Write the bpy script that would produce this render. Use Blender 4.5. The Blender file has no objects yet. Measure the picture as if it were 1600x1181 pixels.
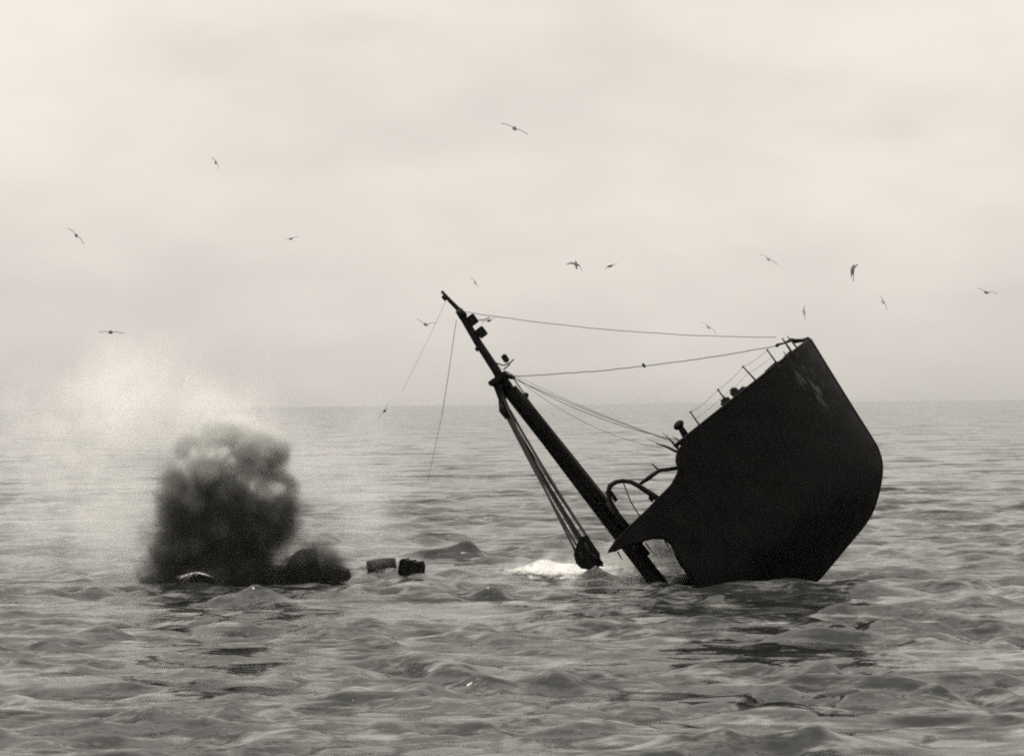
import bpy, bmesh, math, random
import numpy as np
from mathutils import Vector, Matrix, Euler

random.seed(7)
R = math.radians
scene = bpy.context.scene
col = scene.collection

# ------------------------------------------------------------------ camera
CAM_H = 13.0
FPX = 4400.0                      # focal length in photograph pixels (1600 wide)
cam_data = bpy.data.cameras.new('camera')
cam = bpy.data.objects.new('camera', cam_data)
col.objects.link(cam)
cam_data.sensor_width = 36.0
cam_data.lens = 36.0 * FPX / 1600.0
cam_data.clip_start = 1.0
cam_data.clip_end = 60000.0
PITCH = math.atan((629.5 - 590.5) / FPX)
ROLL = R(-0.55)
CAM_M = (Matrix.Translation((0, 0, CAM_H)) @ Matrix.Rotation(R(90) + PITCH, 4, 'X') @ Matrix.Rotation(ROLL, 4, 'Z'))
cam.matrix_world = CAM_M
scene.camera = cam

# ------------------------------------------------------------------ world, sun, exposure
SUN_EL, SUN_AZ = R(52), R(-96)          # azimuth from +Y towards +X: behind the scene, to the left
world = bpy.data.worlds.new('World')
scene.world = world
world.use_nodes = True
wt = world.node_tree
wt.nodes.clear()


def N(t, kind, **kw):
    n = t.nodes.new(kind)
    for k, v in kw.items():
        setattr(n, k, v)
    return n


def setin(t, sock, v):
    if hasattr(v, 'is_linked') or hasattr(v, 'node'):
        t.links.new(v, sock)
    else:
        sock.default_value = v


def M2(t, op, a, b=None, c=None, clamp=False):
    n = N(t, 'ShaderNodeMath', operation=op, use_clamp=clamp)
    setin(t, n.inputs[0], a)
    if b is not None:
        setin(t, n.inputs[1], b)
    if c is not None:
        setin(t, n.inputs[2], c)
    return n.outputs[0]


def MR(t, v, a, b, c, d, interp='SMOOTHSTEP'):
    n = N(t, 'ShaderNodeMapRange', interpolation_type=interp)
    setin(t, n.inputs['Value'], v)
    n.inputs['From Min'].default_value = a
    n.inputs['From Max'].default_value = b
    n.inputs['To Min'].default_value = c
    n.inputs['To Max'].default_value = d
    return n.outputs[0]


def NOISE(t, vec, scale, detail=4.0, rough=0.5, dist=0.0):
    n = N(t, 'ShaderNodeTexNoise')
    if vec is not None:
        t.links.new(vec, n.inputs['Vector'])
    n.inputs['Scale'].default_value = scale
    n.inputs['Detail'].default_value = detail
    n.inputs['Roughness'].default_value = rough
    n.inputs['Distortion'].default_value = dist
    return n


def MAPV(t, vec, scale=(1, 1, 1), loc=(0, 0, 0), rot=(0, 0, 0)):
    n = N(t, 'ShaderNodeMapping')
    t.links.new(vec, n.inputs['Vector'])
    n.inputs['Scale'].default_value = scale
    n.inputs['Location'].default_value = loc
    n.inputs['Rotation'].default_value = rot
    return n.outputs[0]


sky = N(wt, 'ShaderNodeTexSky', sky_type='NISHITA')
sky.sun_disc = False
sky.sun_elevation = SUN_EL
sky.sun_rotation = SUN_AZ
sky.dust_density = 4.0
bw = N(wt, 'ShaderNodeRGBToBW')
wt.links.new(sky.outputs[0], bw.inputs[0])
flat = M2(wt, 'POWER', bw.outputs[0], 0.16)           # an overcast veil evens the sky out
tc = N(wt, 'ShaderNodeTexCoord')
cl1 = NOISE(wt, MAPV(wt, tc.outputs['Generated'], (1, 1, 2.6), (0.2, 0.35, 0.1), (0, R(-14), 0)), 5.5, 3.0, 0.5, 0.3)
cl2 = NOISE(wt, MAPV(wt, tc.outputs['Generated'], (1, 1, 2.2), (1.7, 0.0, 0.4), (0, R(-10), 0)), 17.0, 3.0, 0.5, 0.2)
cm = M2(wt, 'ADD', MR(wt, cl1.outputs['Fac'], 0.32, 0.68, 0.93, 1.04), MR(wt, cl2.outputs['Fac'], 0.3, 0.7, -0.035, 0.035))
sz = N(wt, 'ShaderNodeSeparateXYZ')
wt.links.new(tc.outputs['Generated'], sz.inputs[0])
lift = MR(wt, sz.outputs['Z'], 0.30, 0.85, 1.0, 2.2)   # an overcast sky is brighter overhead
val = M2(wt, 'MULTIPLY', M2(wt, 'MULTIPLY', flat, cm), lift)
tint = N(wt, 'ShaderNodeVectorMath', operation='SCALE')
tint.inputs[0].default_value = (1.0, 0.943, 0.862)
wt.links.new(val, tint.inputs['Scale'])
bg = N(wt, 'ShaderNodeBackground')
bg.inputs['Strength'].default_value = 0.15
wo = N(wt, 'ShaderNodeOutputWorld')
wt.links.new(tint.outputs[0], bg.inputs['Color'])
wt.links.new(bg.outputs[0], wo.inputs['Surface'])

sd = bpy.data.lights.new('sun', 'SUN')
sd.energy = 0.5
sd.angle = R(16)
sd.color = (1.0, 0.95, 0.86)
sun = bpy.data.objects.new('sun', sd)
col.objects.link(sun)
sdir = Vector((math.sin(SUN_AZ) * math.cos(SUN_EL), math.cos(SUN_AZ) * math.cos(SUN_EL), math.sin(SUN_EL)))
sun.rotation_euler = sdir.to_track_quat('Z', 'Y').to_euler()
sun.location = (0, 0, 80)

scene.render.engine = 'CYCLES'
scene.view_settings.view_transform = 'Standard'
scene.view_settings.look = 'None'
scene.view_settings.gamma = 1.0
scene.view_settings.use_curve_mapping = False
scene.view_settings.exposure = 2.24
cy = scene.cycles
cy.use_denoising = False
cy.filter_width = 2.0
cy.volume_bounces = 4
cy.max_bounces = 6
cy.transparent_max_bounces = 12
cy.volume_step_rate = 1.0
cy.volume_max_steps = 256

# ------------------------------------------------------------------ helpers


def at(px, py, Y):
    """World point at distance Y that the photograph shows at pixel (px, py)."""
    d = CAM_M.to_3x3() @ Vector(((px - 800.0) / FPX, -(py - 590.5) / FPX, -1.0))
    d *= Y / d.y
    return Vector((d.x, d.y, CAM_H + d.z))


def tag(o, label=None, cat=None, group=None, kind=None):
    if label:
        o['label'] = label
    if cat:
        o['category'] = cat
    if group:
        o['group'] = group
    if kind:
        o['kind'] = kind
    return o


def empty(name, loc=(0, 0, 0), rot=(0, 0, 0)):
    o = bpy.data.objects.new(name, None)
    o.location = loc
    o.rotation_euler = rot
    o.empty_display_size = 0.3
    col.objects.link(o)
    return o


def link(name, mesh, mat=None, parent=None, smooth=False):
    o = bpy.data.objects.new(name, mesh)
    if mat is not None:
        mesh.materials.append(mat)
    if smooth:
        mesh.polygons.foreach_set('use_smooth', [True] * len(mesh.polygons))
    col.objects.link(o)
    if parent is not None:
        o.parent = parent
    return o


def bobj(name, bm, mat, parent=None, smooth=False):
    bmesh.ops.recalc_face_normals(bm, faces=bm.faces)
    me = bpy.data.meshes.new(name)
    bm.to_mesh(me)
    bm.free()
    return link(name, me, mat, parent, smooth)


def add_tube(bm, pts, radii, seg=8, cap=True):
    pts = [Vector(p) for p in pts]
    if not hasattr(radii, '__len__'):
        radii = [radii] * len(pts)
    rings = []
    prev = None
    for i, p in enumerate(pts):
        t = (pts[min(i + 1, len(pts) - 1)] - pts[max(i - 1, 0)]).normalized()
        if prev is None:
            u = t.orthogonal().normalized()
        else:
            u = (prev - t * prev.dot(t)).normalized()
        prev = u
        v = t.cross(u)
        ring = [bm.verts.new(p + (u * math.cos(a) + v * math.sin(a)) * radii[i])
                for a in [2 * math.pi * k / seg for k in range(seg)]]
        rings.append(ring)
    for a, b in zip(rings, rings[1:]):
        for k in range(seg):
            bm.faces.new((a[k], a[(k + 1) % seg], b[(k + 1) % seg], b[k]))
    if cap:
        bm.faces.new(rings[0][::-1])
        bm.faces.new(rings[-1])


def add_box(bm, c, s, rot=None, bevel=0.0):
    m = Matrix.Translation(Vector(c)) @ ((rot or Matrix()).to_4x4()) @ Matrix.Diagonal((s[0], s[1], s[2], 1))
    r = bmesh.ops.create_cube(bm, size=1.0, matrix=m)
    if bevel:
        es = list({e for v in r['verts'] for e in v.link_edges})
        bmesh.ops.bevel(bm, geom=es, offset=bevel, segments=2, affect='EDGES')


def add_blob(bm, c, r, sub=2, jitter=0.0, rot=None):
    m = Matrix.Translation(Vector(c)) @ ((rot or Matrix()).to_4x4()) @ Matrix.Diagonal((r[0], r[1], r[2], 1))
    q = bmesh.ops.create_icosphere(bm, subdivisions=sub, radius=1.0)
    for v in q['verts']:
        k = 1 + random.uniform(-jitter, jitter)
        v.co = m @ (v.co * k)


def tube(name, pts, radii, mat, parent, seg=8):
    bm = bmesh.new()
    add_tube(bm, pts, radii, seg)
    return bobj(name, bm, mat, parent, True)


def sag(a, b, s, n=14, jit=0.0):
    a, b = Vector(a), Vector(b)
    out = []
    for i in range(n + 1):
        t = i / n
        p = a.lerp(b, t)
        p.z -= 0
        out.append(p + SAGDIR * (4 * s * t * (1 - t)) + Vector((random.uniform(-jit, jit), 0, random.uniform(-jit, jit))))
    return out


# ------------------------------------------------------------------ materials


def new_mat(name):
    m = bpy.data.materials.new(name)
    m.use_nodes = True
    t = m.node_tree
    t.nodes.clear()
    out = N(t, 'ShaderNodeOutputMaterial')
    return m, t, out


def paint(name, base, var=0.4, rough=0.6, scale=1.5, bump=0.02, streak=None):
    m, t, out = new_mat(name)
    p = N(t, 'ShaderNodeBsdfPrincipled')
    g = N(t, 'ShaderNodeTexCoord').outputs['Object']
    n1 = NOISE(t, g, scale, 6, 0.62)
    n2 = NOISE(t, MAPV(t, g, (1, 1, 0.18)), scale * 3.0, 4, 0.6)
    f = M2(t, 'MULTIPLY', n1.outputs['Fac'], n2.outputs['Fac'])
    v = MR(t, f, 0.12, 0.42, 1 - var, 1 + var, 'LINEAR')
    c = N(t, 'ShaderNodeVectorMath', operation='SCALE')
    c.inputs[0].default_value = base
    t.links.new(v, c.inputs['Scale'])
    last = c.outputs[0]
    if streak:
        last = streak(t, g, last)
    p.inputs['Specular IOR Level'].default_value = 0.08
    t.links.new(last, p.inputs['Base Color'])
    t.links.new(MR(t, n1.outputs['Fac'], 0.3, 0.7, rough - 0.12, rough + 0.12), p.inputs['Roughness'])
    if bump:
        b = N(t, 'ShaderNodeBump')
        b.inputs['Strength'].default_value = 0.6
        b.inputs['Distance'].default_value = bump
        t.links.new(n1.outputs['Fac'], b.inputs['Height'])
        t.links.new(b.outputs[0], p.inputs['Normal'])
    t.links.new(p.outputs[0], out.inputs['Surface'])
    return m


def hull_highlights(t, g, last):
    """Highlights on the bow flare, painted into the hull colour as pale salty streaks."""
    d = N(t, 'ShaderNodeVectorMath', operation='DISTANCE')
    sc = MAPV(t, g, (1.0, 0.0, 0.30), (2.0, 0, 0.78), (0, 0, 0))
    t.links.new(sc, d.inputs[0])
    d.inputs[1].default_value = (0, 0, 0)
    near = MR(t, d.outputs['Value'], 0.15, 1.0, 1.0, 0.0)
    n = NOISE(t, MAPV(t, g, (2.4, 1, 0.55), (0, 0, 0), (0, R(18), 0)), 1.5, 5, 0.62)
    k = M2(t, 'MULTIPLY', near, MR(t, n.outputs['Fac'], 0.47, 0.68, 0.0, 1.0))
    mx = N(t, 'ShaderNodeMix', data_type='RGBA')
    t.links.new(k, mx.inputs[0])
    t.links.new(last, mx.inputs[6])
    mx.inputs[7].default_value = (0.075, 0.075, 0.07, 1)  # tone of the highlight painted over the black
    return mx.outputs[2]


M_HULL = paint('black hull paint', (0.005, 0.005, 0.0045), 0.5, 0.55, 0.6, 0.03, hull_highlights)
M_DECK = paint('deck plating', (0.020, 0.020, 0.018), 0.4, 0.7, 1.0, 0.02)
M_SPAR = paint('dark mast paint', (0.005, 0.005, 0.0045), 0.5, 0.5, 0.8, 0.01)
M_ROPE = paint('tarred wire', (0.03, 0.03, 0.028), 0.3, 0.8, 6.0, 0)
M_RAIL = paint('rail iron', (0.025, 0.025, 0.023), 0.3, 0.6, 3.0, 0)
M_DEBRIS = paint('charred wreckage', (0.007, 0.007, 0.0065), 0.5, 0.6, 2.0, 0.04)
M_GULL = paint('grey gull feathers', (0.10, 0.10, 0.098), 0.3, 0.8, 8.0, 0)
M_GULLP = paint('pale gull feathers', (0.28, 0.28, 0.27), 0.3, 0.8, 8.0, 0)

# water -----------------------------------------------------------
M_SEA, t, out = new_mat('sea water')
p = N(t, 'ShaderNodeBsdfPrincipled')
p.inputs['Base Color'].default_value = (0.020, 0.021, 0.020, 1)
p.inputs['Roughness'].default_value = 0.10
p.inputs['IOR'].default_value = 1.333
g = N(t, 'ShaderNodeNewGeometry').outputs['Position']
nrm = N(t, 'ShaderNodeNewGeometry').outputs['Normal']
acc = nrm
for sc_, k_, ro_, det in [((0.06, 0.13, 1), 2.5, 6, 3), ((0.20, 0.48, 1), 1.4, -8, 3), ((0.6, 1.7, 1), 1.2, 5, 5), ((2.4, 4.5, 1), 0.8, -5, 4)]:
    nn = NOISE(t, MAPV(t, g, sc_, (3 * k_, 7 * k_, 0), (0, 0, R(ro_))), 1.0, det, 0.6, 0.2)
    sb = N(t, 'ShaderNodeVectorMath', operation='SUBTRACT')
    t.links.new(nn.outputs['Color'], sb.inputs[0])
    sb.inputs[1].default_value = (0.5, 0.5, 0.5)
    ln = N(t, 'ShaderNodeVectorMath', operation='LENGTH')
    t.links.new(sb.outputs[0], ln.inputs[0])
    pk = N(t, 'ShaderNodeVectorMath', operation='SCALE')      # mostly flat, with a few steep faces
    t.links.new(sb.outputs[0], pk.inputs[0])
    t.links.new(M2(t, 'MINIMUM', M2(t, 'MULTIPLY', ln.outputs['Value'], 4.0), 1.15), pk.inputs['Scale'])
    ml = N(t, 'ShaderNodeVectorMath', operation='MULTIPLY')
    t.links.new(pk.outputs[0], ml.inputs[0])
    ml.inputs[1].default_value = (k_, k_ * 1.3, 0)
    ad = N(t, 'ShaderNodeVectorMath', operation='ADD')
    t.links.new(acc, ad.inputs[0])
    t.links.new(ml.outputs[0], ad.inputs[1])
    acc = ad.outputs[0]
# pale wind streaks painted into the water colour, standing in for brighter sky reflection
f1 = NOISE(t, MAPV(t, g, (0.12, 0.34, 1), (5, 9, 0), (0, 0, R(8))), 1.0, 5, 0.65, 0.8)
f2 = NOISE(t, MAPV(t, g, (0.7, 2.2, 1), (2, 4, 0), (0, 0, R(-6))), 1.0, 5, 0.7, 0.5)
sheen = MR(t, M2(t, 'ADD', f1.outputs['Fac'], M2(t, 'MULTIPLY', f2.outputs['Fac'], 0.55)), 0.76, 1.02, 0.0, 1.0)
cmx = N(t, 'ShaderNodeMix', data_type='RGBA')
t.links.new(sheen, cmx.inputs[0])
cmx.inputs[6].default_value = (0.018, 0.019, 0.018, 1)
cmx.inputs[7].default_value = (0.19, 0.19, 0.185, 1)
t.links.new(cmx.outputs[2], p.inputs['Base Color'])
nz = N(t, 'ShaderNodeVectorMath', operation='NORMALIZE')
t.links.new(acc, nz.inputs[0])
t.links.new(nz.outputs[0], p.inputs['Normal'])
t.links.new(p.outputs[0], out.inputs['Surface'])

# foam ------------------------------------------------------------
M_FOAM, t, out = new_mat('white foam')
d = N(t, 'ShaderNodeBsdfDiffuse')
d.inputs['Color'].default_value = (0.62, 0.62, 0.60, 1)
tr = N(t, 'ShaderNodeBsdfTransparent')
g = N(t, 'ShaderNodeNewGeometry').outputs['Position']
at_n = N(t, 'ShaderNodeAttribute', attribute_name='cover')
fn = NOISE(t, MAPV(t, g, (1.0, 0.5, 1)), 1.7, 6, 0.65, 0.5)
k = M2(t, 'ADD', at_n.outputs['Fac'], M2(t, 'MULTIPLY', M2(t, 'SUBTRACT', fn.outputs['Fac'], 0.5), 1.5))
a = MR(t, k, 0.28, 1.05, 0.0, 0.95)
mx = N(t, 'ShaderNodeMixShader')
t.links.new(a, mx.inputs[0])
t.links.new(tr.outputs[0], mx.inputs[1])
t.links.new(d.outputs[0], mx.inputs[2])
t.links.new(mx.outputs[0], out.inputs['Surface'])

# ------------------------------------------------------------------ the sea
rng = np.random.default_rng(11)
NW = 150
lam = np.exp(np.linspace(math.log(1.3), math.log(34.0), NW)) * rng.uniform(0.95, 1.05, NW)
kk = 2 * np.pi / lam
mean_dir = R(261)                               # travelling towards the camera, a little to the left
spread = np.where(lam > 8, 0.5, 0.75)
th = mean_dir + rng.normal(0, 1, NW) * spread
slope = np.interp(np.log(lam), np.log([1.3, 3, 7, 11, 18, 34]), [0.042, 0.060, 0.042, 0.018, 0.006, 0.003])
amp = slope / kk
kx, ky = kk * np.cos(th), kk * np.sin(th)
ph = rng.uniform(0, 2 * np.pi, NW)


ENV = [(2 * math.pi / L * math.cos(a), 2 * math.pi / L * math.sin(a), q) for L, a, q in
       [(17, 0.3, 1), (26, 1.3, 2), (12, 2.2, 4), (38, 1.7, 0.5), (9, 1.2, 5), (21, 2.9, 3)]]


SWELL = ((1236 - 800) / FPX * 190.0, 190.0)


def waves(x, y, dr):
    """Horizontal shift and height of the sea at (x, y); dr = grid spacing, short waves fade where the grid is coarse."""
    dx = np.zeros_like(x); dy = np.zeros_like(x); h = np.zeros_like(x)
    e = np.zeros_like(x)
    for (ex, ey, ep) in ENV:
        e += np.sin(ex * x + ey * y + ep)
    env = 0.22 + 1.25 * np.clip(0.5 + 0.22 * e, 0, 1) ** 1.6     # gusty patches: groups of steeper waves between flatter water
    for i in range(NW):
        w = np.clip((lam[i] / dr - 2.5) / 3.0, 0, 1)
        m = w > 0
        if not m.any():
            continue
        a_ = kx[i] * x[m] + ky[i] * y[m] + ph[i]
        s, c = np.sin(a_), np.cos(a_)
        am = amp[i] * w[m] * (env[m] if lam[i] < 14 else 1.0)
        h[m] += am * c
        dx[m] -= 0.48 * am * s * math.cos(th[i])
        dy[m] -= 0.48 * am * s * math.sin(th[i])
    # low swell piled against the near side of the sinking bow
    c = SWELL
    h += 0.95 * np.exp(-(np.abs(x - c[0]) / 6.6) ** 3.0) * np.exp(-((y - c[1]) / 1.5) ** 2) * np.where(dr < 4, 1.0, 0.0)
    return dx, dy, h


def wave_h(x, y):
    return float(waves(np.array([float(x)]), np.array([float(y)]), np.array([0.3]))[2][0])


def grid_mesh(name, V, nr, nc):
    me = bpy.data.meshes.new(name)
    idx = np.arange(nr * nc).reshape(nr, nc)
    f = np.stack([idx[:-1, :-1], idx[:-1, 1:], idx[1:, 1:], idx[1:, :-1]], -1).reshape(-1, 4).astype(np.int32)
    me.vertices.add(nr * nc)
    me.vertices.foreach_set('co', V.reshape(-1).astype(np.float32))
    me.loops.add(f.size)
    me.loops.foreach_set('vertex_index', f.reshape(-1))
    me.polygons.add(len(f))
    me.polygons.foreach_set('loop_start', np.arange(len(f), dtype=np.int32) * 4)
    me.update(calc_edges=True)
    me.validate()
    return me


rs = [70.0]
while rs[-1] < 22000:
    r = rs[-1]
    rs.append(r * (1 + (0.0028 if r < 420 else (0.0045 if r < 1500 else 0.014))))
rs = np.array(rs)
aa = np.concatenate([np.linspace(-1.05, -0.24, 40)[:-1], np.linspace(-0.24, 0.24, 420), np.linspace(0.24, 1.05, 40)[1:]])
RR, AA = np.meshgrid(rs, aa, indexing='ij')
dR = np.gradient(rs)[:, None] + 0 * AA
dA = RR * np.gradient(aa)[None, :]
DR = np.maximum(dR, dA * 0.8)
X = RR * np.sin(AA); Y = RR * np.cos(AA)
dx, dy, h = waves(X.ravel(), Y.ravel(), DR.ravel())
V = np.stack([X.ravel() + dx, Y.ravel() + dy, h], -1)
# recalculated normals point up when faces wind anticlockwise seen from above
me = grid_mesh('sea', V, len(rs), len(aa))
if me.polygons[0].normal.z < 0:
    me.flip_normals()
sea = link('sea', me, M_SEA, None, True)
tag(sea, 'choppy grey open sea running out to the horizon', kind='structure')

# ------------------------------------------------------------------ the sinking ship
SHIP_Y = 200.0
O = at(1265, 530, SHIP_Y)
SHIP_PITCH = R(38.0)
ay = Vector((0.070, 1.0, -0.018)).normalized()      # bow swung a little towards the camera
ax_ = Vector((math.cos(SHIP_PITCH), 0, math.sin(SHIP_PITCH)))
ax_ = (ax_ - ay * ax_.dot(ay)).normalized()
az = ax_.cross(ay)
SR = Matrix((ax_, ay, az)).transposed()             # local x = forward, y = port, z = up from the deck
SRi = SR.transposed()
SAGDIR = SRi @ Vector((0, 0, -1))


def S(px, py, y=0.0):
    """Ship coordinates (x forward, y beam, z above the forecastle edge) of a point y metres off the centreline."""
    c = SRi @ (Vector((0, 0, CAM_H)) - O)
    d = SRi @ (at(px, py, SHIP_Y) - Vector((0, 0, CAM_H)))
    return c + d * ((y - c.y) / d.y)


ship = empty('sinking_ship', O, SR.to_euler())
tag(ship, 'black bow half of a cargo ship sinking stern first, its foremast leaning left', 'ship')

stem_px = [(1265, 530), (1303, 592), (1341, 653), (1360, 683), (1371.5, 704), (1377, 728), (1374, 759), (1363, 797), (1347, 823),
           (1322, 853), (1282, 901)]
ctrl = [S(*q) for q in stem_px]                     # the stem profile, smoothed through these points
ctrl = [ctrl[0] * 2 - ctrl[1]] + ctrl + [ctrl[-1] * 2 - ctrl[-2]]
stem = []
for i in range(1, len(ctrl) - 2):
    p0, p1, p2, p3 = ctrl[i - 1:i + 3]
    for k in range(5):
        u = k / 5
        stem.append(0.5 * (2 * p1 + (p2 - p0) * u + (2 * p0 - 5 * p1 + 4 * p2 - p3) * u * u + (3 * p1 - p0 - 3 * p2 + p3) * u ** 3))
stem.append(ctrl[-2])
zs_k = [v.z for v in stem] + [stem[-1].z - 0.35, stem[-1].z - 0.45]
xs_k = [v.x for v in stem] + [stem[-1].x - 4.5, stem[-1].x - 9.0]
aft_px = [(1064, 697), (1058, 705), (1057, 723), (1058, 738), (1048, 757), (1030, 775), (1003, 803), (984, 820), (960, 845), (948, 864),
          (962, 861), (982, 851), (1000, 847), (1020, 842), (1037, 843), (1049, 853), (1060, 880), (1078, 902), (1095, 930)]
aft = [S(px, py, -7.0) for px, py in aft_px]
za, xa = [], []
for v in aft:
    if not za or v.z < za[-1] - 0.03:
        za.append(v.z); xa.append(v.x)
za.append(za[-1] - 8); xa.append(xa[-1] - 0.6)


def x_stem(z):
    return float(np.interp(-z, [-q for q in zs_k], xs_k))


def x_aft(z):
    return float(np.interp(-z, [-q for q in za], xa))


Z_KEEL = zs_k[-1]


def half(x, z):
    s = max(0.0, x_stem(z) - x)
    d = -z / -Z_KEEL if Z_KEEL else 0
    d = max(0.0, min(1.0, z / Z_KEEL))
    L = 3.9 + 5.5 * d
    B = 8.0 * (1 - max(0.0, (d - 0.55) / 0.47) ** 2.6 * 0.92)
    return B * (1 - math.exp(-(s / L) ** 0.85))


NZ, NX = 110, 70
zl = [0.0]
zl = list(np.concatenate([np.linspace(0.0, -5.0, 60), np.linspace(-5.0, Z_KEEL, 51)[1:]]))
bm = bmesh.new()
jr = random.Random(3)
for side in (-1, 1):
    rows = []
    for z in zl:
        x1 = x_stem(z)
        x0 = x_aft(z) if z < -0.05 else x_aft(-0.1)
        x0 += (jr.uniform(-0.04, 0.04) if z < -2.6 else jr.uniform(-0.02, 0.02)) + (0.0 if side < 0 else 0.35 * math.sin(z * 2.3))
        row = []
        for j in range(NX):
            tt = j / (NX - 1)
            x = x1 + (x0 - x1) * (tt ** 1.5)
            w = half(x, z) + 0.03
            # plate buckles and unevenness
            w += 0.03 * math.sin(x * 2.1 + side) * math.sin(z * 1.7) * min(1, tt * 4)
            row.append(bm.verts.new((x, side * w, z)))
        rows.append(row)
    for a_, b_ in zip(rows, rows[1:]):
        for j in range(NX - 1):
            bm.faces.new((a_[j], a_[j + 1], b_[j + 1], b_[j]))
bmesh.ops.recalc_face_normals(bm, faces=bm.faces)
me = bpy.data.meshes.new('hull')
bm.to_mesh(me); bm.free()
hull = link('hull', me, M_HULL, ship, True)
so = hull.modifiers.new('thickness', 'SOLIDIFY')
so.thickness = 0.10
so.offset = 0

# stem bar closing the two sides, and a rubbing strake along each side
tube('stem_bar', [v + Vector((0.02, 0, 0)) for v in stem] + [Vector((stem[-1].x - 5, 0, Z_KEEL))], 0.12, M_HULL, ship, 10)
for side in (-1, 1):
    pts = []
    for i in range(30):
        x = -0.25 + (-12.2 + 0.25) * i / 29
        pts.append((x, side * (half(x, 0) + 0.05), 0.02))
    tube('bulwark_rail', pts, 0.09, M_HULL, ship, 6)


def deck_mesh(z, x_front, x_back, n=30, inset=0.12, ragged=0.0):
    bm = bmesh.new()
    ring = []
    for i in range(n + 1):
        x = x_front + (x_back - x_front) * i / n
        ring.append((x, half(x, z) - inset))
    top, bot = [], []
    m = 14
    rows_t, rows_b = [], []
    for i, (x, w) in enumerate(ring):
        w = max(w, 0.02)
        rt, rb = [], []
        for j in range(m + 1):
            y = -w + 2 * w * j / m
            xx = x + (random.uniform(-ragged, ragged) if i == n else 0)
            rt.append(bm.verts.new((xx, y, z)))
            rb.append(bm.verts.new((xx, y, z - 0.12)))
        rows_t.append(rt); rows_b.append(rb)
    for i in range(n):
        for j in range(m):
            bm.faces.new((rows_t[i][j], rows_t[i][j + 1], rows_t[i + 1][j + 1], rows_t[i + 1][j]))
            bm.faces.new((rows_b[i][j], rows_b[i + 1][j], rows_b[i + 1][j + 1], rows_b[i][j + 1]))
    for j in range(m):
        bm.faces.new((rows_t[n][j], rows_t[n][j + 1], rows_b[n][j + 1], rows_b[n][j]))
    return bm


bobj('forecastle_deck', deck_mesh(-1.0, -0.6, -12.6), M_DECK, ship)
bobj('well_deck', deck_mesh(-3.72, -12.4, -17.9, 16, 0.12, 0.5), M_DECK, ship)
bobj('lower_deck', deck_mesh(-7.2, -3.5, -16.7, 20, 0.14, 0.3), M_DECK, ship)


def cross_wall(name, x, z0, z1, holes=False):
    bm = bmesh.new()
    n, m = 12, 10
    g_ = []
    for i in range(n + 1):
        z = z0 + (z1 - z0) * i / n
        w = max(0.05, half(x, z) - 0.13)
        g_.append([bm.verts.new((x + 0.03 * math.sin(5 * j), -w + 2 * w * j / m, z)) for j in range(m + 1)])
    for i in range(n):
        for j in range(m):
            bm.faces.new((g_[i][j], g_[i][j + 1], g_[i + 1][j + 1], g_[i + 1][j]))
    r_ = bmesh.ops.extrude_face_region(bm, geom=list(bm.faces))
    for v in [e for e in r_['geom'] if isinstance(e, bmesh.types.BMVert)]:
        v.co.x += 0.12
    return bobj(name, bm, M_DECK, ship)


cross_wall('forecastle_bulkhead', -12.55, -1.02, -3.70)
cross_wall('hold_bulkhead', -16.2, -3.9, Z_KEEL + 0.5)

# foremast: lower mast, topmast, crosstree
mast_tip = S(690, 455)
mast_top = S(783, 592)
mast_bot = S(1024, 905)
ax = (mast_top - mast_bot)
mp = [mast_bot - ax.normalized() * 2.5, mast_bot, mast_bot.lerp(mast_top, 0.3), mast_bot.lerp(mast_top, 0.7), S(790, 604), S(781, 590)]
tube('lower_mast', mp, [0.60, 0.60, 0.58, 0.50, 0.46, 0.40], M_SPAR, ship, 16)
tube('topmast', [S(793, 612), S(775, 578), S(748, 537), S(722, 493), S(716, 483), S(703, 470), S(690, 455)],
     [0.33, 0.32, 0.29, 0.26, 0.17, 0.15, 0.10], M_SPAR, ship, 12)
tube('topmast_cap', [S(725, 496), S(716, 484)], [0.33, 0.26], M_SPAR, ship, 10)
bm = bmesh.new()
add_box(bm, S(780, 592), (1.5, 3.6, 0.35), Matrix.Rotation(R(4), 3, 'Y'), 0.06)
add_box(bm, S(784, 600), (1.15, 1.3, 1.1), None, 0.1)
add_tube(bm, [S(786, 587), S(800, 589), S(805, 592)], [0.20, 0.17, 0.10], 8)
bobj('crosstree', bm, M_SPAR, ship)
bm = bmesh.new()
add_box(bm, S(779, 600), (0.5, 2.4, 0.9), None, 0.08)
bobj('mast_band', bm, M_SPAR, ship)

# derrick booms stowed up against the mast
for (a_, b_, y, r) in [((803, 604), (1012, 868), -1.25, 0.30), ((810, 622), (990, 835), 1.3, 0.26), ((824, 640), (973, 822), -0.6, 0.28)]:
    A, B = S(*a_, y), S(*b_, y)
    tube('derrick_boom', [A, A.lerp(B, 0.15), A.lerp(B, 0.6), B], [r * 0.55, r * 0.85, r, r * 0.9], M_SPAR, ship, 10)
for q, r in [((820, 619), 0.24), ((791, 601), 0.3), ((938, 787), 0.16)]:
    bm = bmesh.new()
    add_blob(bm, S(*q, -0.9), (r * 1.3, 0.2, r), 2, 0.05)
    bobj('cargo_block', bm, M_SPAR, ship)
tube('boom_guy', sag(S(801, 590, -0.8), S(970, 806, -3), 0.25), 0.035, M_ROPE, ship, 5)
tube('boom_guy', sag(S(803, 592, -0.4), S(823, 620, -0.9), 0.02, 4), 0.05, M_ROPE, ship, 5)
tube('ladder_pole', [S(948, 785, -3.5), S(983, 828, -3.5)], 0.16, M_SPAR, ship, 6)

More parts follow.
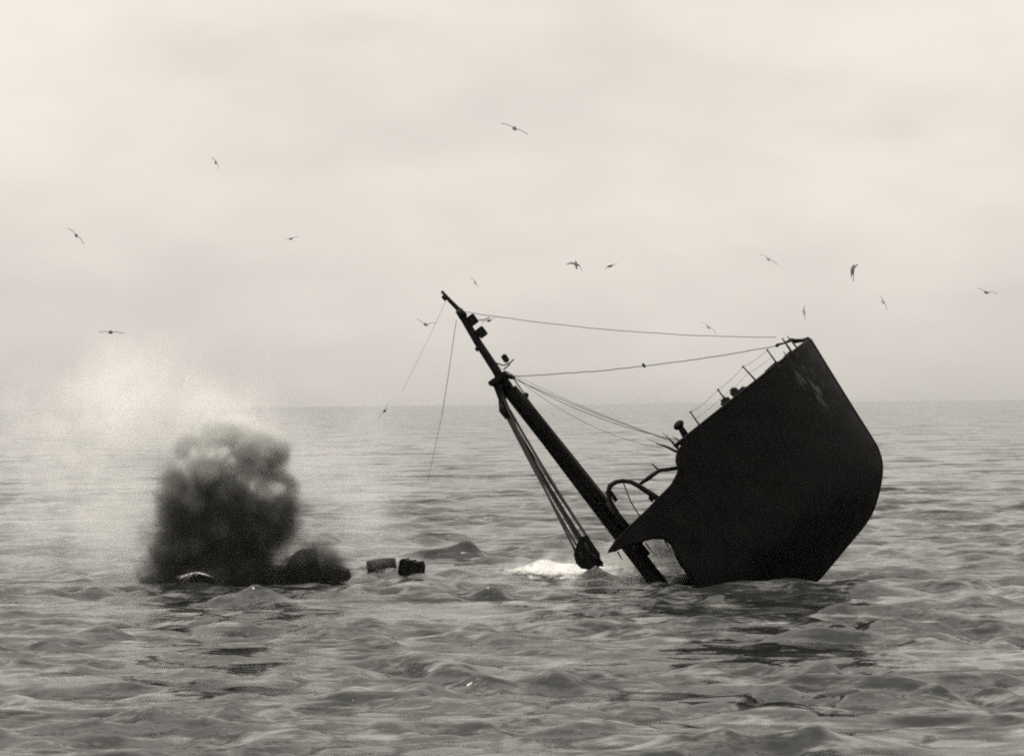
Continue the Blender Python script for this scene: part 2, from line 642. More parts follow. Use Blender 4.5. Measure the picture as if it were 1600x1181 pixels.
# boxes carried on the topmast
for (cx, cy_, w, h_) in [(738, 500, 0.66, 0.72), (752.5, 519, 0.62, 0.72)]:
    c = S(cx, cy_)
    e = bmesh.new()
    add_box(e, c, (w, 0.7, h_), Matrix.Rotation(R(2), 3, 'Y'), 0.05)
    box = bobj('lookout_box', e, M_SPAR, ship)
    e = bmesh.new()
    add_tube(e, [c + Vector((-0.55, 0, -0.18)), c + Vector((-0.2, 0, -0.12))], 0.07, 6)
    add_tube(e, [c + Vector((-0.55, 0, 0.2)), c + Vector((-0.2, 0, 0.2))], 0.05, 6)
    bobj('bracket', e, M_SPAR, box)
c = S(789.5, 560)
e = bmesh.new()
add_box(e, c, (0.42, 0.45, 0.62), Matrix.Rotation(R(5), 3, 'Y'), 0.08)
box = bobj('masthead_lamp', e, M_SPAR, ship)
e = bmesh.new()
add_tube(e, [S(767, 564), S(786, 571), S(797, 567), S(803, 561)], 0.05, 6)
add_tube(e, [S(787, 577), S(797, 569)], 0.05, 6)
bobj('bracket', e, M_SPAR, box)
e = bmesh.new()
add_box(e, S(694, 466), (0.22, 0.3, 0.4), None, 0.03)
bobj('truck_block', e, M_SPAR, ship)
e = bmesh.new()
add_box(e, S(745, 546), (0.2, 0.3, 0.3), None, 0.03)
bobj('cleat', e, M_SPAR, ship)
# two antenna arms by the boxes
e = bmesh.new()
add_tube(e, [S(748, 500), S(756, 500), S(765, 496)], 0.04, 5)
bobj('spreader_arm', e, M_ROPE, ship)

# stays
stay = tube('forestay', sag(S(718, 486), S(1213, 527, -0.5), 0.45, 30, 0.02), 0.024, M_ROPE, ship, 5)
stay = tube('forestay', sag(S(803, 588), S(1214, 540, -0.5), 0.35, 30, 0.02), 0.03, M_ROPE, ship, 5)
e = bmesh.new()
add_blob(e, S(1006, 571), (0.11, 0.1, 0.2), 2)
bobj('stay_block', e, M_ROPE, stay)
tube('mast_guy', sag(S(806, 593), S(1052, 690, -5), 0.15, 20, 0.01), 0.022, M_ROPE, ship, 5)
tube('mast_guy', sag(S(806, 591), S(1061, 688, -6), 0.55, 20, 0.01), 0.022, M_ROPE, ship, 5)
tube('mast_guy', sag(S(768, 568), S(1064, 693, -6), 0.3, 20, 0.01), 0.013, M_ROPE, ship, 5)
tube('mast_guy', sag(S(797, 583), S(1036, 700, -5), 0.9, 20, 0.01), 0.015, M_ROPE, ship, 5)
tube('backstay', sag(S(713, 500), S(690, 652, 5), 0.12, 20, 0.01), 0.022, M_ROPE, ship, 5)
tube('backstay', sag(S(690, 652, 5), S(668, 752, 7), 0.0, 12, 0.01), 0.014, M_ROPE, ship, 5)
tube('backstay', sag(S(697, 470), S(628, 612, 6), 0.1, 20, 0.01), 0.010, M_ROPE, ship, 5)

# shrouds from the crosstree to the rail aft of the mast, near side and far side
sh = [((779, 606), (899, 860), -7.2, 0.09), ((786, 640), (906, 860), -7.0, 0.08), ((790, 645), (921, 862), -6.8, 0.16),
      ((796, 640), (936, 866), -6.6, 0.09), ((789, 640), (913, 860), -6.9, 0.07), ((795, 648), (938, 870), 5.0, 0.05),
      ((797, 650), (926, 868), 5.5, 0.05)]
for a_, b_, y, r in sh:
    A, B = S(*a_, -0.8 if y < 0 else 0.8), S(*b_, y)
    tube('shroud', sag(A, B, 0.22, 16, 0.008), r, M_ROPE if r < 0.1 else M_SPAR, ship, 6)
# heavy tackle hung at the head of the shrouds
e = bmesh.new()
add_tube(e, [S(778, 604, -0.9), S(784, 622, -0.9), S(788, 640, -0.9), S(795, 653, -0.9)], [0.30, 0.26, 0.40, 0.25], 8)
add_blob(e, S(790, 642, -1.1), (0.36, 0.3, 0.62), 2, 0.06)
add_blob(e, S(783, 616, -0.5), (0.26, 0.3, 0.55), 2, 0.06)
bobj('shroud_tackle', e, M_SPAR, ship)
# torn piece of bulwark hanging on the foot of the shrouds
e = bmesh.new()
prof = [(908, 838), (918, 836), (927, 850), (933, 868), (940, 876), (944, 885), (930, 884), (920, 890), (908, 888), (900, 880), (896, 866),
        (899, 858), (904, 862), (903, 846)]
fr = [e.verts.new(S(px, py, -7.35)) for px, py in prof]
bk = [e.verts.new(S(px, py, -6.55)) for px, py in prof]
e.faces.new(fr); e.faces.new(bk[::-1])
for i in range(len(prof)):
    j = (i + 1) % len(prof)
    e.faces.new((fr[i], bk[i], bk[j], fr[j]))
bmesh.ops.triangulate(e, faces=[f for f in e.faces if len(f.verts) > 4])
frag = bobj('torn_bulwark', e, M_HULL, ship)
for a_, b_ in [((914, 848), (935, 886)), ((906, 862), (916, 884)), ((926, 866), (942, 880))]:
    tube('turnbuckle', [S(*a_, -7.45), S(*b_, -7.45)], [0.12, 0.09], M_SPAR, frag, 6)

# bent davit curling up from the well deck
dv = [(983, 828), (966, 803), (955, 785), (950, 770), (953, 759), (962, 753), (973, 751), (986, 753), (998, 759), (1010, 767), (1022, 775), (1030, 780)]
davit = tube('bent_davit', [S(px, py, -6.9) for px, py in dv], [0.16, 0.15, 0.15, 0.17, 0.18, 0.17, 0.16, 0.16, 0.18, 0.2, 0.22, 0.2], M_SPAR, ship, 8)
tube('fall', [S(974, 754, -6.9), S(985, 783, -6.9), S(1000, 807, -6.9)], 0.05, M_ROPE, davit, 5)
tube('hook_arm', [S(950, 760, -6.7), S(957, 772, -6.7), S(963, 783, -6.7)], [0.05, 0.12, 0.16], M_SPAR, davit, 6)
tube('fairlead_post', [S(1014, 776, -6.8), S(1020, 783, -6.8)], 0.12, M_SPAR, ship, 6)
# broken boom between the davit and the forecastle break
tube('broken_boom', [S(999, 757, -5.5), S(1013, 747, -5.5), S(1030, 735, -5.5), S(1060, 731, -5.5)], [0.10, 0.17, 0.14, 0.15], M_SPAR, ship, 7)
tube('broken_boom', [S(1018, 724, -5), S(1030, 735, -5)], [0.04, 0.08], M_SPAR, ship, 6)
# bent rails and wires at the break of the forecastle
for a_, b_, r in [((1026, 693), (1058, 706), 0.09), ((1043, 682), (1060, 703), 0.07), ((1035, 676), (1062, 701), 0.04), ((1050, 682), (1066, 692), 0.05),
                  ((1012, 686), (1058, 708), 0.03)]:
    A, B = S(*a_, -6.8), S(*b_, -6.8)
    tube('bent_rail', [A, A.lerp(B, 0.5) + Vector((0, 0, 0.12)), B], [r * 0.5, r, r], M_RAIL, ship, 5)

# forecastle gear
stn = [((1199, 547), (1219, 575)), ((1161, 573), (1185, 599)), ((1122, 609), (1136, 628)), ((1079, 644), (1099, 673))]
tops = []
for a_, b_ in stn:
    y = -(half(S(*b_, -6).x, 0)) + 0.1
    A, B = S(*a_, y), S(*b_, y)
    B = B + (B - A).normalized() * 0.3
    o = tube('stanchion', [B, A], [0.075, 0.05], M_RAIL, ship, 6)
    e = bmesh.new()
    add_blob(e, A, (0.09, 0.09, 0.09), 1)
    bobj('ball', e, M_RAIL, o)
    tops.append(A)
for a_, b_ in zip(tops, tops[1:]):
    tube('rail_wire', sag(a_, b_, 0.12, 8, 0.01), 0.017, M_ROPE, ship, 4)
    tube('rail_wire', sag(a_ + Vector((0, 0, -0.55)), b_ + Vector((0, 0, -0.55)), 0.1, 8, 0.01), 0.014, M_ROPE, ship, 4)
for a_, b_, r in [((1222, 528), (1241, 556), 0.09), ((1230, 525), (1250, 549), 0.07), ((1224, 549), (1233, 562), 0.05)]:
    A, B = S(*a_, -1.5), S(*b_, -1.5)
    B = B + (B - A).normalized() * 0.4
    tube('bow_post', [B, A.lerp(B, 0.4), A], [r, r * 0.9, r * 0.5], M_RAIL, ship, 6)
chain = tube('forestay_shackle', [S(1263, 530), S(1254, 532, -0.5), S(1243, 533, -0.8), S(1236, 531, -0.8), S(1226, 536, -0.6), S(1213, 539, -0.5)],
             [0.18, 0.13, 0.17, 0.14, 0.07, 0.09], M_SPAR, ship, 7)
e = bmesh.new()
add_blob(e, S(1214.5, 539.5, -0.5), (0.17, 0.15, 0.13), 2)
bobj('stay_shackle', e, M_SPAR, chain)
# mooring bitts and rollers showing above the rail
for q, s_ in [((1151, 616), (0.62, 0.6, 1.1)), ((1161, 615), (1.0, 0.6, 0.8)), ((1136, 630), (0.75, 0.6, 0.9))]:
    y = -(half(S(*q, -6).x, 0)) + 0.6
    e = bmesh.new()
    add_box(e, S(*q, y), s_, Matrix.Rotation(R(-6), 3, 'Y'), 0.14)
    bobj('mooring_bitt', e, M_DECK, ship)
for q, s_ in [((1208, 577), (1.3, 0.5, 0.6)), ((1233, 558), (0.8, 0.5, 0.6)), ((1196, 588), (0.8, 0.4, 0.5))]:
    y = -(half(S(*q, -4).x, 0)) + 0.4
    e = bmesh.new()
    add_box(e, S(*q, y), s_, Matrix.Rotation(R(-4), 3, 'Y'), 0.1)
    bobj('fairlead', e, M_DECK, ship)
# cowl ventilator at the after end of the forecastle
y = -6.3
A, B = S(1060, 662, y), S(1078, 692, y)
vent = tube('ventilator', [B, A.lerp(B, 0.3), A.lerp(B, 0.12)], [0.30, 0.22, 0.22], M_SPAR, ship, 10)
e = bmesh.new()
add_blob(e, S(1060.5, 664, y), (0.42, 0.42, 0.30), 2, 0.03, Matrix.Rotation(R(-8), 3, 'Y'))
bobj('cowl', e, M_SPAR, vent)
# wire hanging from the tongue of torn deck
for a_, b_ in [((1008, 848), (1024, 868)), ((1040, 846), (1046, 858)), ((990, 853), (995, 866)), ((965, 862), (972, 874))]:
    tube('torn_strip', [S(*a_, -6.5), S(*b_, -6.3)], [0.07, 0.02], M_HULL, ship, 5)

# ------------------------------------------------------------------ floating wreckage


def sea_at(px, py, dz=0.0):
    """Point on the mean water plane seen at a pixel."""
    d = CAM_M.to_3x3() @ Vector(((px - 800.0) / FPX, -(py - 590.5) / FPX, -1.0))
    k = -(CAM_H - dz) / d.z
    return Vector((d.x * k, d.y * k, dz))


def cask(name, base, L, r, roll, yaw, label, cat, sink=0.3):
    root = empty(name, base, (0, 0, yaw))
    tag(root, label, cat)
    Rm = Matrix.Rotation(roll, 3, 'Y')
    bm = bmesh.new()
    n = 12
    pts = [Rm @ Vector((-L / 2 + L * i / n, 0, 0)) + Vector((0, 0, r - sink)) for i in range(n + 1)]
    rad = [r * (0.86 + 0.14 * math.sin(math.pi * i / n)) for i in range(n + 1)]
    add_tube(bm, pts, rad, 20)
    bobj('shell', bm, M_DEBRIS, root, False)
    for f in (0.04, 0.3, 0.7, 0.96):
        c = Rm @ Vector((-L / 2 + L * f, 0, 0)) + Vector((0, 0, r - sink))
        d_ = Rm @ Vector((0.045, 0, 0))
        bm = bmesh.new()
        add_tube(bm, [c - d_, c + d_], [r * (0.88 + 0.14 * math.sin(math.pi * f))] * 2, 20)
        bobj('hoop', bm, M_SPAR, root)
    return root


b = sea_at(596, 897)
cask('floating_cask', (b.x, b.y, wave_h(b.x, b.y) + 0.12), 2.2, 0.52, R(-5), R(8),
     'long dark cask floating flat between the wreck and the squarer crate', 'cask', 0.12)

b = sea_at(642, 905)
crate = empty('floating_crate', (b.x, b.y, wave_h(b.x, b.y) + 0.28), (0, R(9), R(-22)))
tag(crate, 'dark square-ended crate tilted in the water, nearest of the flotsam to the ship', 'crate')
bm = bmesh.new()
add_box(bm, (0, 0, 0.52), (1.75, 1.1, 1.22), None, 0.10)
for v in bm.verts:
    if v.co.x > 0:
        v.co.z = v.co.z * 0.92
    v.co.x += random.uniform(-0.03, 0.03)
bobj('body', bm, M_DEBRIS, crate)
for x in (-0.62, 0.0, 0.62):
    bm = bmesh.new()
    add_box(bm, (x, 0, 0.52), (0.12, 1.18, 1.28), None, 0.02)
    bobj('batten', bm, M_SPAR, crate)

# capsized wreck under the smoke: low dark hull plate with a broken deckhouse on its right end
wb = sea_at(385, 905)
WY = wb.y
wreck = empty('capsized_wreck', (wb.x, WY, 0.0))
tag(wreck, 'low black wreck awash under the dark smoke, broken housing at its right end', 'wreck')


def Wl(px, py, y=0.0):
    v = at(px, py, WY + y) - Vector((wb.x, WY, 0))
    return Vector((v.x, y, v.z))


bm = bmesh.new()
up = [(218, 884), (240, 886), (262, 884), (300, 880), (345, 878), (400, 880), (440, 884), (480, 890), (515, 891), (545, 890), (550, 893)]
lo_z = -1.2
secs = []
for i, (px, py) in enumerate(up):
    T = Wl(px, py)
    w = 2.6 * math.sin(math.pi * (0.03 + 0.94 * i / (len(up) - 1))) ** 0.8
    if px < 290:
        T.z -= 0.45
    if i in (0, len(up) - 1):
        T.z -= 0.45
    secs.append([bm.verts.new((T.x, -w, lo_z)), bm.verts.new((T.x, -w * 0.8, T.z - 0.25 + random.uniform(-.08, .08))), bm.verts.new((T.x, -w * 0.35, T.z + random.uniform(-.05, .05))),
                 bm.verts.new((T.x, w * 0.35, T.z)), bm.verts.new((T.x, w * 0.8, T.z - 0.25)), bm.verts.new((T.x, w, lo_z))])
for a_, b_ in zip(secs, secs[1:]):
    for j in range(5):
        bm.faces.new((a_[j], a_[j + 1], b_[j + 1], b_[j]))
bm.faces.new(secs[0]); bm.faces.new(secs[-1][::-1])
bobj('upturned_bottom', bm, M_DEBRIS, wreck)
bm = bmesh.new()
prof = [(447, 905), (449, 884), (452, 872), (462, 862), (470, 858), (480, 858), (492, 854), (495, 870), (497, 884), (502, 905)]
fr = [bm.verts.new(Wl(px, py, -1.3)) for px, py in prof]
bk = [bm.verts.new(Wl(px + random.uniform(-3, 3), py + 2, 1.5)) for px, py in prof]
bm.faces.new(fr); bm.faces.new(bk[::-1])
for i in range(len(prof)):
    j = (i + 1) % len(prof)
    bm.faces.new((fr[i], bk[i], bk[j], fr[j]))
bmesh.ops.triangulate(bm, faces=[f for f in bm.faces if len(f.verts) > 4])
bobj('broken_housing', bm, M_DEBRIS, wreck)

# ------------------------------------------------------------------ foam


def foam(name, c, sx, sy, label, lift=0.05, cat='foam', nx=70, ny=90, mound=0.0):
    u = np.linspace(-1, 1, nx); v = np.linspace(-1, 1, ny)
    U, Vv = np.meshgrid(u, v, indexing='ij')
    x = c.x + U * sx; y = c.y + Vv * sy
    d = waves(x.ravel(), y.ravel(), np.full(x.size, 0.35))
    rr = np.sqrt(U ** 2 + Vv ** 2)
    lumps = 0.06 * (np.sin(x * 5.1 + 1.7 * np.sin(y * 2.3)) * np.sin(y * 4.3 + x) + 1)
    z = d[2].reshape(x.shape) + lift + (lumps + mound) * np.clip(1 - rr ** 2, 0, 1)
    VV = np.stack([x + d[0].reshape(x.shape), y + d[1].reshape(x.shape), z], -1)
    me = grid_mesh(name, VV, nx, ny)
    if me.polygons[0].normal.z < 0:
        me.flip_normals()
    at_ = me.attributes.new('cover', 'FLOAT', 'POINT')
    at_.data.foreach_set('value', np.clip(1.25 * (1 - rr), 0, 1).ravel().astype(np.float32))
    o = link(name, me, M_FOAM, None, True)
    tag(o, label, kind='stuff')
    return o


foam('foam', sea_at(880, 896), 7.5, 12.0, 'bright white foam churned up left of the ship where the mast shrouds enter the water', 0.08, mound=0.25)
foam('foam', sea_at(985, 893), 5.0, 8.0, 'thin white wash round the foot of the leaning mast', 0.05, mound=0.05)
foam('foam', sea_at(306, 916), 1.9, 4.0, 'small white crest of foam in front of the smoking wreck', 0.3, mound=0.45)

# ------------------------------------------------------------------ smoke and spray volumes


def volume_mat(name, blobs, scale, warp, dens, colours, lo_hi, rim=(1.0, 0.55), aniso=0.1, step=0.5, erode=0.0, fine=1.0, pale=(), fine_warp=0.0):
    """Billows: warped soft spheres joined, each (x, y, z, radius, weight) in metres round the object's origin."""
    m, t, out = new_mat(name)
    pv = N(t, 'ShaderNodeVolumePrincipled')
    g = N(t, 'ShaderNodeTexCoord').outputs['Object']
    n1 = NOISE(t, g, scale, 5, 0.55)
    off = N(t, 'ShaderNodeVectorMath', operation='SUBTRACT')
    t.links.new(n1.outputs['Color'], off.inputs[0])
    off.inputs[1].default_value = (0.5, 0.5, 0.5)
    sc = N(t, 'ShaderNodeVectorMath', operation='SCALE')
    t.links.new(off.outputs[0], sc.inputs[0])
    sc.inputs['Scale'].default_value = warp
    ad = N(t, 'ShaderNodeVectorMath', operation='ADD')
    t.links.new(g, ad.inputs[0])
    t.links.new(sc.outputs[0], ad.inputs[1])
    if fine_warp:
        n2 = NOISE(t, g, scale * 4.6, 5, 0.65)
        o2 = N(t, 'ShaderNodeVectorMath', operation='SUBTRACT')
        t.links.new(n2.outputs['Color'], o2.inputs[0])
        o2.inputs[1].default_value = (0.5, 0.5, 0.5)
        s2 = N(t, 'ShaderNodeVectorMath', operation='SCALE')
        t.links.new(o2.outputs[0], s2.inputs[0])
        s2.inputs['Scale'].default_value = fine_warp
        a2 = N(t, 'ShaderNodeVectorMath', operation='ADD')
        t.links.new(ad.outputs[0], a2.inputs[0])
        t.links.new(s2.outputs[0], a2.inputs[1])
        ad = a2
    total = None
    for (x, y, z, r, w) in blobs:
        d = N(t, 'ShaderNodeVectorMath', operation='DISTANCE')
        t.links.new(ad.outputs[0], d.inputs[0])
        d.inputs[1].default_value = (x, y, z)
        f = MR(t, d.outputs['Value'], r * rim[0], r * rim[1], 0.0, w)
        total = f if total is None else M2(t, 'MAXIMUM', total, f)
    if erode:
        nf = NOISE(t, g, scale * 3.5 * fine, 5, 0.6)
        total = M2(t, 'MULTIPLY', total, MR(t, nf.outputs['Fac'], 0.5 - erode, 0.5 + erode, 0.0, 1.0))
    t.links.new(M2(t, 'MULTIPLY', total, dens), pv.inputs['Density'])
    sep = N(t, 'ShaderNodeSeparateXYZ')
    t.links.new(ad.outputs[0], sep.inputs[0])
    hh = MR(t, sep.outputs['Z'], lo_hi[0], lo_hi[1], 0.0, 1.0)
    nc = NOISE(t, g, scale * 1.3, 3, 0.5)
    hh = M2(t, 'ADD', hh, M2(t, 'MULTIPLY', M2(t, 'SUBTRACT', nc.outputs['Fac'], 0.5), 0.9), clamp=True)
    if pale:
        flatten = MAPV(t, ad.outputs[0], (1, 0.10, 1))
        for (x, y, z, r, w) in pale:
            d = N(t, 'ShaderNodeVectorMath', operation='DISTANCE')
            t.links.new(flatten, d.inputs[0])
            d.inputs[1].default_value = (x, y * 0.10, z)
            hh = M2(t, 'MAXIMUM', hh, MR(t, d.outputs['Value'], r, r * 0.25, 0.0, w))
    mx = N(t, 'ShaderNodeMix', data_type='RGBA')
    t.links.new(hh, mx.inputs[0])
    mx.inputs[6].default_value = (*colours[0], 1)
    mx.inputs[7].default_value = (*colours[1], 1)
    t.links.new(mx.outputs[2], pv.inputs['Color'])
    pv.inputs['Anisotropy'].default_value = aniso
    t.links.new(pv.outputs[0], out.inputs['Volume'])
    try:
        m.cycles.volume_step_rate = step
    except Exception:
        pass
    return m


def dome_box(name, c, s, mat, z0=-0.8):
    bm = bmesh.new()
    add_box(bm, (0, 0, 0), s)
    o = bobj(name, bm, mat)
    o.location = c
    return o


PY = 207.0
PS = PY / FPX


def B_(ox, oy, px, py, r, yo=0.0, w=1.0):
    """Blob centre relative to the pixel (ox, oy) at the plume's distance."""
    a_ = at(px, py, PY + yo) - at(ox, oy, PY)
    return (a_.x, a_.y, a_.z, r * PS, w)


oc = (350, 770)
bl = [B_(*oc, 300, 855, 58), B_(*oc, 375, 850, 60, -0.5), B_(*oc, 345, 800, 88, 0.6), B_(*oc, 405, 805, 62, -1.0), B_(*oc, 290, 800, 46, -0.8),
      B_(*oc, 287, 748, 36, 0.5), B_(*oc, 330, 740, 44, -1.6), B_(*oc, 385, 760, 56, 0.8), B_(*oc, 343, 700, 42, 1.8), B_(*oc, 403, 708, 44, 0.6),
      B_(*oc, 428, 712, 27, 0.0), B_(*oc, 366, 678, 34, 1.0), B_(*oc, 440, 752, 26, 0.4), B_(*oc, 299, 702, 30, 1.6, 0.9), B_(*oc, 428, 812, 36, 0.5),
      B_(*oc, 350, 890, 70, 0), B_(*oc, 395, 888, 36, 0), B_(*oc, 268, 878, 42, 0, 0.8), B_(*oc, 235, 890, 26, 0, 0.35), B_(*oc, 440, 892, 22, 0, 0.3),
      B_(*oc, 295, 655, 26, 1.5, 0.10), B_(*oc, 330, 650, 18, 1.5, 0.08), B_(*oc, 238, 835, 26, 0, 0.14), B_(*oc, 468, 795, 20, 0, 0.15),
      B_(*oc, 466, 845, 20, 0, 0.15), B_(*oc, 258, 722, 22, 0, 0.2)]
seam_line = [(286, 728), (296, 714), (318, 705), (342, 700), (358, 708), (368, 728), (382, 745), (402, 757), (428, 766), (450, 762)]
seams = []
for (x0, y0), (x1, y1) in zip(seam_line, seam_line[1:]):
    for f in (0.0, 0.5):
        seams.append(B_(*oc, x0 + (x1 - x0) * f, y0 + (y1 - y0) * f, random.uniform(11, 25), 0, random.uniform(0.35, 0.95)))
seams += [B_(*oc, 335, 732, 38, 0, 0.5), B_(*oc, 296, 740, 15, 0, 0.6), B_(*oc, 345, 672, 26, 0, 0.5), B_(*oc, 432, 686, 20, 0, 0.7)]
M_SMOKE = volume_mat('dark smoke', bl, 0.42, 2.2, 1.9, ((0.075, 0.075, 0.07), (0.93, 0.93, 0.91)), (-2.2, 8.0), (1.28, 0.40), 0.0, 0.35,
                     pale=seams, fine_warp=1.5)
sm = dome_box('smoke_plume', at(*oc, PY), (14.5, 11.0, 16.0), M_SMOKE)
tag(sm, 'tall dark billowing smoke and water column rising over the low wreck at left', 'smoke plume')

oc = (495, 870)
bl = [B_(*oc, 500, 868, 26), B_(*oc, 512, 882, 30), B_(*oc, 490, 890, 32), B_(*oc, 462, 893, 30, -1), B_(*oc, 525, 892, 24), B_(*oc, 484, 862, 17, -1.2), B_(*oc, 516, 866, 15, 0)]
M_SMOKE2 = volume_mat('thin grey smoke', bl, 0.9, 1.3, 1.5, ((0.06, 0.06, 0.055), (0.45, 0.45, 0.44)), (-1.0, 2.5), (1.25, 0.2), 0.0, 0.4, fine_warp=0.5)
sm = dome_box('smoke_puff', at(*oc, PY), (6.5, 4.0, 4.4), M_SMOKE2)
tag(sm, 'small ragged puff of thin grey smoke clinging to the wreck housing', 'smoke puff')

oc = (320, 740)
bl = [B_(*oc, 190, 640, 120, 2.0, 1.0), B_(*oc, 330, 690, 130, 2.5, 0.9), B_(*oc, 470, 750, 105, 2.0, 0.75), B_(*oc, 190, 810, 125, 1.0, 1.0),
      B_(*oc, 560, 800, 90, 3.0, 0.75), B_(*oc, 120, 720, 105, 2.0, 0.9), B_(*oc, 240, 605, 75, 2.5, 0.55),
      B_(*oc, 400, 840, 120, 1.5, 0.85),
      B_(*oc, 50, 690, 100, 2.5, 0.5), B_(*oc, 60, 820, 90, 2.5, 0.65), B_(*oc, 610, 770, 80, 3, 0.3), B_(*oc, 560, 700, 80, 3, 0.35)]
bl = [(x, y, z - 4.5, r, w) for x, y, z, r, w in bl]
M_SPRAY = volume_mat('white spray', bl, 0.20, 7.0, 0.42, ((0.97, 0.97, 0.96), (0.98, 0.98, 0.97)), (-6, 6), (1.3, 0.0), 0.2, 0.9, 0.34, fine_warp=1.5)
sp = dome_box('spray_cloud', at(*oc, PY + 2.0) + Vector((0, 0, 4.5)), (48.0, 11.0, 30.0), M_SPRAY)
tag(sp, 'drifting white spray veiling the horizon around and behind the dark smoke column', kind='stuff')

oc = (985, 865)
bl = [B_(*oc, 1030, 872, 44, -6, 1.0), B_(*oc, 985, 880, 36, -6, 1.0), B_(*oc, 1060, 890, 32, -7, 0.9), B_(*oc, 940, 890, 22, -3, 0.7),
      B_(*oc, 900, 894, 22, -1, 0.7), B_(*oc, 860, 892, 22, -1, 0.6), B_(*oc, 820, 890, 16, -1, 0.4)]
bl = [(x + 0.8, y + 6.8, z, r, w) for x, y, z, r, w in bl]
M_SPLASH = volume_mat('splash mist', bl, 0.7, 1.6, 1.5, ((0.75, 0.75, 0.73), (0.9, 0.9, 0.88)), (-2, 2), (1.25, 0.1), 0.1, 0.5, 0.35, fine_warp=0.5)
sp = dome_box('splash_mist', at(*oc, PY - 4) + Vector((-0.8, 0.0, 0)), (19.0, 16.0, 5.6), M_SPLASH)
tag(sp, 'white water mist boiling up round the mast foot and the torn after end of the ship', kind='stuff')

# ------------------------------------------------------------------ gulls
gull_body_me = None


def make_gull_meshes():
    bm = bmesh.new()
    prof = [(-0.34, 0.015), (-0.26, 0.05), (-0.12, 0.085), (0.02, 0.10), (0.14, 0.085), (0.20, 0.06)]
    add_tube(bm, [(0, y, 0) for y, r in prof], [r for y, r in prof], 10)
    # tail fan
    a_ = [bm.verts.new(q) for q in [(-0.04, -0.25, 0.015), (0.04, -0.25, 0.015), (0.09, -0.42, 0.0), (-0.09, -0.42, 0.0)]]
    b_ = [bm.verts.new(v.co - Vector((0, 0, 0.02))) for v in a_]
    bm.faces.new(a_); bm.faces.new(b_[::-1])
    for i in range(4):
        j = (i + 1) % 4
        bm.faces.new((a_[i], b_[i], b_[j], a_[j]))
    bmesh.ops.recalc_face_normals(bm, faces=bm.faces)
    body = bpy.data.meshes.new('gull_body'); bm.to_mesh(body); bm.free()
    bm = bmesh.new()
    add_blob(bm, (0, 0.25, 0.025), (0.05, 0.065, 0.05), 2)
    add_tube(bm, [(0, 0.30, 0.02), (0, 0.37, 0.005)], [0.018, 0.006], 6)
    bmesh.ops.recalc_face_normals(bm, faces=bm.faces)
    head = bpy.data.meshes.new('gull_head'); bm.to_mesh(head); bm.free()
    for m in (body, head):
        m.materials.append(M_GULL)
        m.polygons.foreach_set('use_smooth', [True] * len(m.polygons))
    return body, head


G_BODY, G_HEAD = make_gull_meshes()


def wing_mesh(sx, inner, outer, sweep):
    """One wing: inner arm raised by angle inner, hand by angle outer (radians), swept back."""
    bm = bmesh.new()
    st = []
    x = z = 0.0
    x = 0.06
    prev = 0
    for s in [0, .12, .26, .36, .48, .58, .66]:
        ang = inner if s < 0.32 else outer
        if s:
            x += (s - prev) * math.cos(ang); z += (s - prev) * math.sin(ang)
        prev = s
        ch = 0.20 * (1 - (s / 0.70) ** 1.9) + 0.012
        yb = (0.05 * min(1, s / 0.3)) - max(0, s - 0.3) * sweep
        st.append((x, yb, z, ch))
    T, Bm = [], []
    for x, yb, z, ch in st:
        T.append([bm.verts.new((sx * x, yb + 0.45 * ch, z)), bm.verts.new((sx * x, yb + 0.1 * ch, z + 0.02)), bm.verts.new((sx * x, yb - 0.55 * ch, z))])
        Bm.append(bm.verts.new((sx * x, yb + 0.1 * ch, z - 0.012)))
    for i in range(len(st) - 1):
        a_, b_ = T[i], T[i + 1]
        bm.faces.new((a_[0], a_[1], b_[1], b_[0])); bm.faces.new((a_[1], a_[2], b_[2], b_[1]))
        bm.faces.new((a_[0], b_[0], Bm[i + 1], Bm[i])); bm.faces.new((a_[2], Bm[i], Bm[i + 1], b_[2]))
    bmesh.ops.recalc_face_normals(bm, faces=bm.faces)
    me = bpy.data.meshes.new('gull_wing'); bm.to_mesh(me); bm.free()
    me.materials.append(M_GULL)
    return me


def gull(px, py, span, tilt, yaw, pitch, inner, outer, label, pale=False, sweep=0.5):
    """tilt = image-plane lean of the wing line (degrees, right side down positive)."""
    Yd = min(340.0, max(95.0, 1.3 * FPX * max(0.35, abs(math.cos(R(yaw)))) / span))
    loc = at(px, py, Yd)
    root = empty('gull', loc)
    root.rotation_mode = 'QUATERNION'
    q = Matrix.Rotation(R(tilt), 4, 'Y') @ Matrix.Rotation(R(yaw), 4, 'Z') @ Matrix.Rotation(R(pitch), 4, 'X')
    root.rotation_quaternion = q.to_quaternion()
    tag(root, label, 'gull', 'gulls wheeling over the wreck')
    parts = [link('body', G_BODY, None, root), link('head', G_HEAD, None, root)]
    for s in (-1, 1):
        i_, o_ = (inner, outer) if not isinstance(inner, tuple) else (inner[0 if s < 0 else 1], outer[0 if s < 0 else 1])
        parts.append(link('wing', wing_mesh(s, R(i_), R(o_), sweep), None, root))
    if pale:
        for p_ in parts:
            if p_.data in (G_BODY, G_HEAD):
                p_.data = p_.data.copy()
            p_.data.materials[0] = M_GULLP
    return root


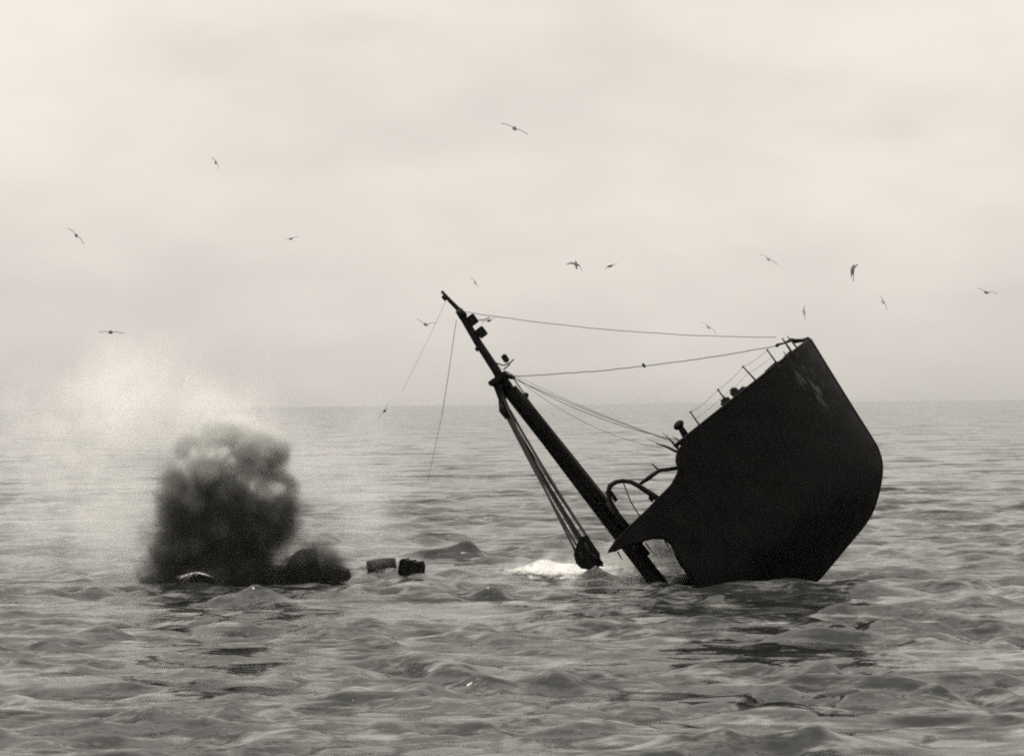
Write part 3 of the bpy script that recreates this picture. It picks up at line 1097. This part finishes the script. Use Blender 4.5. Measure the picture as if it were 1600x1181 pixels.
GU = [
    (804, 201, 40, 22, 12, 10, 8, -6, 'largest gull, gliding highest over the masthead with wings tilted down to the right'),
    (337, 254, 20, 60, 25, 10, 10, -25, 'gull banking steeply high above the smoke, uppermost bird on the left'),
    (119, 368, 32, 46, 15, 5, 12, -14, 'dark gull at far left banking on one wing, wingtips drooping'),
    (455, 373, 18, -16, 40, 0, 12, -5, 'small faint gull flying level between the smoke column and the masthead'),
    (742, 441, 19, 55, 30, 10, 10, -20, 'small pale gull just right of the masthead tip, banking'),
    (665, 507, 30, 8, 20, 5, (30, 26), (26, 18), 'gull just left of the topmast with wings raised in a wide V'),
    (900, 413, 28, 12, 20, 45, (0, -20), (-14, -45), 'dark gull mid-sky right of the masthead, body tipped and one wing folded down'),
    (953, 416, 20, -25, 40, 10, 5, -10, 'small gull close to the right of the dark tipped gull'),
    (1201, 405, 30, 30, 15, 5, 18, -16, 'pale arched-wing gull above the middle of the forestay'),
    (1332, 422, 24, 80, 55, 20, (35, 10), (20, 0), 'dark compact gull upright in the air above the bow, seen nearly end on'),
    (1256, 487, 20, 82, 50, 0, 10, 0, 'faint gull hanging vertically just above the stem head'),
    (1380, 472, 24, 58, 30, 0, 14, -14, 'faint curved gull right of the bow on a steep bank'),
    (1107, 511, 30, 36, 15, 5, 16, -20, 'thin arched gull flying low over the upper forestay'),
    (1541, 457, 30, 12, 12, 8, (24, 24), (12, -4), 'gull at the far right edge with wings held in a shallow V'),
    (173, 519, 34, 2, 25, 0, 5, -8, 'long-winged gull gliding level at far left, lowest on that side'),
    (601, 642, 26, -58, 20, 5, 12, 6, 'dark gull skimming the horizon between the smoke and the ship'),
    (764, 501, 26, -22, 25, 5, 12, 0, 'gull passing close behind the two boxes on the topmast'),
]
pale = {4, 8, 10, 11, 12, 3}
for i, g_ in enumerate(GU):
    gull(*g_, pale=(i in pale))

# ------------------------------------------------------------------ sea haze
M_HAZE, t, out = new_mat('sea haze')
pv = N(t, 'ShaderNodeVolumePrincipled')
pv.inputs['Color'].default_value = (0.62, 0.62, 0.62, 1)
pv.inputs['Density'].default_value = 0.000014
t.links.new(pv.outputs[0], out.inputs['Volume'])
bm = bmesh.new()
add_box(bm, (0, 11000, 21.5), (44000, 24000, 49))
hz = bobj('haze', bm, M_HAZE)
tag(hz, 'thin pale haze over the open sea', kind='stuff')
